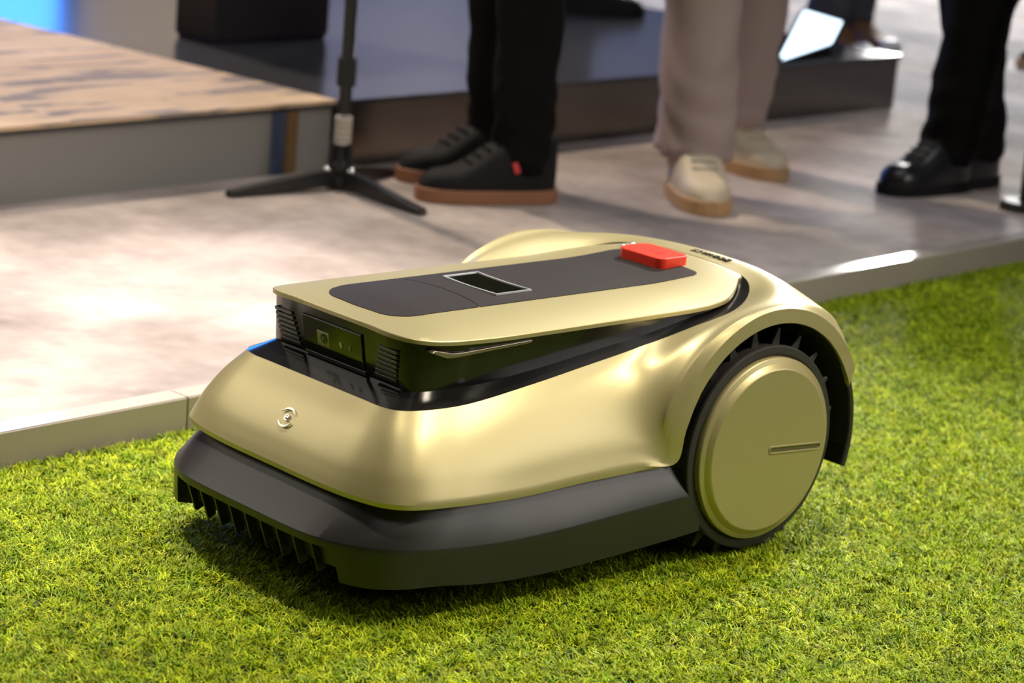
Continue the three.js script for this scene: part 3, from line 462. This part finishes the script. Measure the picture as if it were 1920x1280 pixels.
person('person in straight black trousers and shiny black leather shoes', FLOOR, [{ heel: [0.975, -5.415], toe: [0.772, -5.235] }, { heel: [1.055, -5.51], toe: [0.855, -5.335] }],
  { trousers: MP.blackCloth, shirt: MP.shirtNavy, hem: 0.06, fat: 1.05, hemY: 0.06, shoe: { upper: MP.blackLeather, soleM: MP.blackShoe, label: 'black leather shoe', sole: 0.024, height: 0.105, toe: 0.05, laces: MP.blackShoe } });
person('person in dark jeans and brown shoes with white toe caps behind the stage', FLOOR, [{ heel: [0.93, -7.78], toe: [1.11, -7.57] }, { heel: [0.84, -7.62], toe: [1.00, -7.40] }],
  { trousers: MP.denim, shirt: MP.shirtGrey, hem: 0.062, hemY: 0.07, shoe: { upper: MP.brown, soleM: MP.blackShoe, label: 'brown shoe with white toe cap', cap: MP.white } });
person('person in dark trousers and black shoes with tan soles on the far floor', FLOOR, [{ heel: [1.76, -7.62], toe: [1.485, -7.60] }, { heel: [1.82, -7.82], toe: [1.55, -7.80] }],
  { trousers: MP.denim, shirt: MP.shirtNavy, hem: 0.06, hemY: 0.07, shoe: { upper: MP.blackShoe, soleM: MP.tan, label: 'black shoe with tan sole', sole: 0.032 } });
person('person in black trousers and plain black shoes up on the dark stage', 0.182, [{ heel: [0.02, -6.84], toe: [0.29, -6.88] }, { heel: [-0.04, -7.04], toe: [0.23, -7.08] }],
  { trousers: MP.blackCloth, shirt: MP.shirtGrey, hem: 0.06, hemY: 0.06, shoe: { upper: MP.blackShoe, soleM: MP.blackShoe, label: 'plain black shoe' } });

// ---------------------------------------------------------------- monopod
{
  const c = at(0.547, FLOOR, 0.985), m = thing('monopod', 'black monopod with three folding feet standing before the stage', 'monopod', c.toArray(), YP);
  const blackM = std([0.014, 0.014, 0.015], 0.4), grip = std([0.02, 0.02, 0.02], 0.8);
  mesh('pole', cyl(0.013, 0.013, 0.36, 24).translate(0, 0.33, 0), blackM, m);
  mesh('pole', cyl(0.0165, 0.0165, 1.10, 24).translate(0, 0.98, 0), blackM, m);
  mesh('twist_lock', cyl(0.0195, 0.0195, 0.055, 16).translate(0, 0.235, 0), grip, m);
  mesh('twist_lock', cyl(0.0205, 0.019, 0.06, 16).translate(0, 0.445, 0), grip, m);
  mesh('label_sleeve', cyl(0.0172, 0.0172, 0.055, 24).translate(0, 0.118, 0), std([0.55, 0.50, 0.44], 0.5), m);
  mesh('label_print', merge([0.100, 0.112, 0.124, 0.134].map(y => cyl(0.01735, 0.01735, 0.0022, 24).translate(0, y, 0))), std([0.12, 0.12, 0.12], 0.6), m);
  mesh('ball_joint', merge([cyl(0.015, 0.024, 0.05, 20).translate(0, 0.07, 0), new THREE.SphereGeometry(0.025, 20, 14).translate(0, 0.045, 0), cyl(0.028, 0.03, 0.02, 20).translate(0, 0.02, 0)]), blackM, m);
  mesh('camera_head', merge([cyl(0.03, 0.02, 0.04, 20).translate(0, 1.55, 0), rbox(0.09, 0.012, 0.05, 0.003, 0, 1.576, 0)]), blackM, m);
  for (const [du, dv] of [[-0.262, 0.03], [-0.03, -0.262], [0.20, 0.055]]) {
    const L = Math.hypot(du, dv), a = Math.atan2(dv, du);
    const g = new THREE.ExtrudeGeometry(poly([[0.02, 0.006], [0.02, 0.036], [0.05, 0.037], [L, 0.010], [L + 0.004, 0.002], [L - 0.02, 0]]), { depth: 0.018, bevelEnabled: true, bevelSize: 0.0015, bevelThickness: 0.0015, bevelSegments: 2 }).translate(0, 0.002, -0.009).rotateY(a);
    const leg = mesh('foot_leg', g, blackM, m);
    mesh('hinge_knob', new THREE.SphereGeometry(0.0085, 16, 12).translate(Math.cos(a) * 0.034, 0.040, -Math.sin(a) * 0.034), M.chrome, leg);
    mesh('lock_tab', rbox(0.008, 0.05, 0.01, 0.002).translate(Math.cos(a) * 0.026, 0.07, -Math.sin(a) * 0.026), blackM, leg);
  }
}
// black stand at the right border
{
  const c = at(1.80, FLOOR, 0.17), m = thing('floor_stand', 'slim black floor stand on the platform beside the turf', 'stand', c.toArray(), YP), b = std([0.015, 0.015, 0.016], 0.5);
  mesh('base_plate', cyl(0.05, 0.055, 0.02, 32).translate(0, 0.01, 0), b, m); mesh('post', cyl(0.014, 0.014, 1.0, 20).translate(0, 0.52, 0), b, m); mesh('sign_holder', rbox(0.22, 0.30, 0.012, 0.004, 0, 1.16, 0), b, m);
}
// dark plinth on the glossy stage
{
  const c = at(1.09, 0.182, 1.88), m = thing('display_plinth', 'dark brown display plinth standing on the glossy stage', 'plinth', c.toArray(), YP), b = std([0.018, 0.014, 0.016], 0.5);
  mesh('carcass', rbox(0.36, 1.0, 0.14, 0.004, 0, 0.51, 0), b, m); mesh('top_slab', rbox(0.38, 0.03, 0.16, 0.004, 0, 1.025, 0), std([0.05, 0.045, 0.04], 0.35), m); mesh('foot_rail', rbox(0.35, 0.012, 0.13, 0.003, 0, 0.006, 0), std([0.03, 0.02, 0.05], 0.4), m);
}
// tilted bright screen at the stage edge
{
  const o = at(2.19, 0.182, 1.15), m = thing('tilted_display', 'small tilted display with bright white screen on the stage edge', 'display', o.toArray(), YP);
  const q = [[0, 0.002, 0.0], [0.25, 0.108, -0.113], [0.382, 0.078, -0.082], [0.284, 0.032, -0.040]].map(a => v3(...a));
  const low = q.map(p => v3(p.x, 0.0005, p.z - 0.03)), mk = (a, b) => { const g = new THREE.BufferGeometry(), f = [a[0], a[1], a[2], a[0], a[2], a[3]]; for (let i = 0; i < 4; i++) { const j = (i + 1) % 4; f.push(a[i], b[i], b[j], a[i], b[j], a[j]); } f.push(b[0], b[2], b[1], b[0], b[3], b[2]); g.setFromPoints(f); g.computeVertexNormals(); g.setAttribute('uv', new THREE.Float32BufferAttribute(new Float32Array(f.length * 2), 2)); return g; };
  const ctr = q.reduce((s, p) => s.add(p), v3(0, 0, 0)).multiplyScalar(0.25), grow = q.map(p => ctr.clone().lerp(p, 1.18));
  grow.forEach(p => { p.y = Math.max(p.y, 0.002); });
  mesh('housing', mk(grow.map(p => p.clone().add(v3(0, -0.004, 0.0))), low), std([0.03, 0.028, 0.03], 0.45), m);
  const nrm = v3(0, 1, 1).normalize();
  mesh('screen', mk(q.map(p => p.clone().addScaledVector(nrm, 0.003)), q.map(p => p.clone().addScaledVector(nrm, -0.002))), new THREE.MeshStandardMaterial({ color: 0x111111, emissive: lin(0.62, 0.82, 1.0), emissiveIntensity: 1.5, roughness: 0.3, side: THREE.DoubleSide }), m);
  const l = new THREE.RectAreaLight(lin(0.62, 0.82, 1.0), 0.8, 0.16, 0.10); l.position.copy(ctr).addScaledVector(nrm, 0.02); l.lookAt(l.getWorldPosition(v3(0, 0, 0))); l.rotation.set(-Math.PI / 4 + Math.PI, 0, 0); m.add(l);
}

// ---------------------------------------------------------------- lamps
const lampBody = std([0.02, 0.02, 0.02], 0.6);
const trussM = std([0.5, 0.5, 0.5], 0.35, 0.9);
SPOTS.forEach(([x, y, z, tx, ty, tz, c, cd, ang, pen, rad], i) => {
  const labels = ['black spotlight straight above the mower', 'black spotlight above the platform edge, aimed at the pale floor', 'black spotlight over the turf beside the photographer', 'added spotlight out of view, aimed at the mower to broaden its rear highlight', 'black spotlight over the left stage block'];
  const g = thing('spotlight', labels[i], 'lamp', [x, y, z]);
  const dir = v3(tx - x, ty - y, tz - z).normalize(), q = new THREE.Quaternion().setFromUnitVectors(v3(0, -1, 0), dir), turn = k => { k.applyQuaternion(q); return k; };
  mesh('housing', turn(cyl(rad * 0.02 + 0.005, rad * 0.02 + 0.02, 0.26, 28).translate(0, 0.15, 0)), lampBody, g);
  mesh('lens', turn(cyl(rad * 0.02, rad * 0.02, 0.006, 28).translate(0, 0.014, 0)), new THREE.MeshStandardMaterial({ color: 0x222222, emissive: lin(...c), emissiveIntensity: 3, roughness: 0.3 }), g);
  mesh('yoke', merge([box(0.012, 0.36, 0.03, rad * 0.02 + 0.035, 0.27, 0), box(0.012, 0.36, 0.03, -rad * 0.02 - 0.035, 0.27, 0), box(rad * 0.04 + 0.082, 0.012, 0.03, 0, 0.45, 0), cyl(0.02, 0.02, 0.9, 12).translate(0, 0.80, 0)]), trussM, g);
  const l = new THREE.SpotLight(lin(...c), cd, 0, ang, pen, 2); l.position.copy(dir).multiplyScalar(0.03); l.castShadow = true; l.shadow.radius = rad; g.add(l);
  const t = new THREE.Object3D(); t.name = 'aim'; t.position.set(tx - x, ty - y, tz - z); g.add(t); l.target = t;
});
AMBIENT_BOXES.forEach(([x, y, z, w, d, c, e], i) => {
  const g = thing('ambient_box', ['wide cool box added over the platform as ambient fill', 'wide warm box added over the turf as ambient fill'][i], 'lamp', [x, y, z]);
  mesh('frame', rbox(w + 0.08, 0.10, d + 0.08, 0.01, 0, 0.06, 0), trussM, g);
  mesh('diffuser', box(w, 0.01, d, 0, 0.004, 0), new THREE.MeshStandardMaterial({ color: 0x333333, emissive: lin(...c), emissiveIntensity: e * 0.5, roughness: 0.6 }), g);
  mesh('hanger', merge([-1, 1].map(s => cyl(0.008, 0.008, 0.50, 8).translate(s * w * 0.4, 0.34, 0))), trussM, g);
  const l = new THREE.RectAreaLight(lin(...c), e, w, d); l.position.set(0, -0.006, 0); l.rotation.x = -Math.PI / 2; g.add(l);
});
// bright light panel far behind (mirrored in the polished edging and the mower's rear)
{
  const c = v3(1.86, 0, -11.9), g = thing('light_panel', 'tall bright white light panel standing at the back of the hall', 'lamp', c.toArray(), Math.atan2(-1.5, 11.5));
  mesh('frame', rbox(0.36, 2.46, 0.05, 0.01, 0, 2.1, -0.03), lampBody, g); mesh('stand', merge([cyl(0.02, 0.02, 1.3, 12).translate(0, 0.65, -0.03), cyl(0.2, 0.22, 0.03, 28).translate(0, -0.01, -0.03)]), lampBody, g);
  mesh('diffuser', box(0.30, 2.4, 0.01, 0, 2.1, 0.0), new THREE.MeshStandardMaterial({ color: 0x444444, emissive: lin(1, 0.98, 0.95), emissiveIntensity: 52, roughness: 0.6 }), g);
  const l = new THREE.RectAreaLight(lin(1, 0.98, 0.95), 6, 0.30, 2.4); l.position.set(0, 2.1, 0.01); l.rotation.y = Math.PI; g.add(l);
}
// soft lights added out of view beside the lawn for fill and highlights: [x, z, turn, height, width, height of the face, tilt, linear colour, radiance, label]
for (const [x, z, face, y, w, h, tilt, c, e, label] of [
  [3.5, -2.55, -Math.PI / 2 + 0.05, 1.55, 1.24, 1.54, 0.2, [1, 0.92, 0.84], 1.6, 'square softbox added right of the lawn for side highlights'],
  [-3.3, -3.6, Math.PI / 2 - 0.1, 1.95, 1.5, 1.5, 0.3, [1, 0.9, 0.76], 1.0, 'square softbox added left of the platform to fill the mower front'],
]) {
  const g = thing('fill_softbox', label, 'lamp', [x, 0, z], face), turn = k => k.rotateX(tilt).translate(0, y, 0);
  mesh('shell', turn(box(w + 0.06, h + 0.06, 0.10, 0, 0, -0.07)), lampBody, g);
  mesh('diffuser', turn(box(w, h, 0.01)), new THREE.MeshStandardMaterial({ color: 0x444444, emissive: lin(...c), emissiveIntensity: e, roughness: 0.6 }), g);
  mesh('stand', merge([cyl(0.018, 0.018, y, 12).translate(0, y / 2 - 0.02, -0.14), ...[0, 2.1, 4.2].map(a => box(0.5, 0.02, 0.02, 0.24, -0.01, 0).rotateY(a).translate(0, 0, -0.14))]), lampBody, g);
  const l = new THREE.RectAreaLight(lin(...c), e, w, h), n = v3(0, 0, 1).applyAxisAngle(v3(1, 0, 0), tilt);
  l.position.set(0, y, 0).addScaledVector(n, 0.008); l.rotation.set(tilt, 0, 0); l.rotateY(Math.PI); g.add(l);
}
renderer.render(scene, camera);
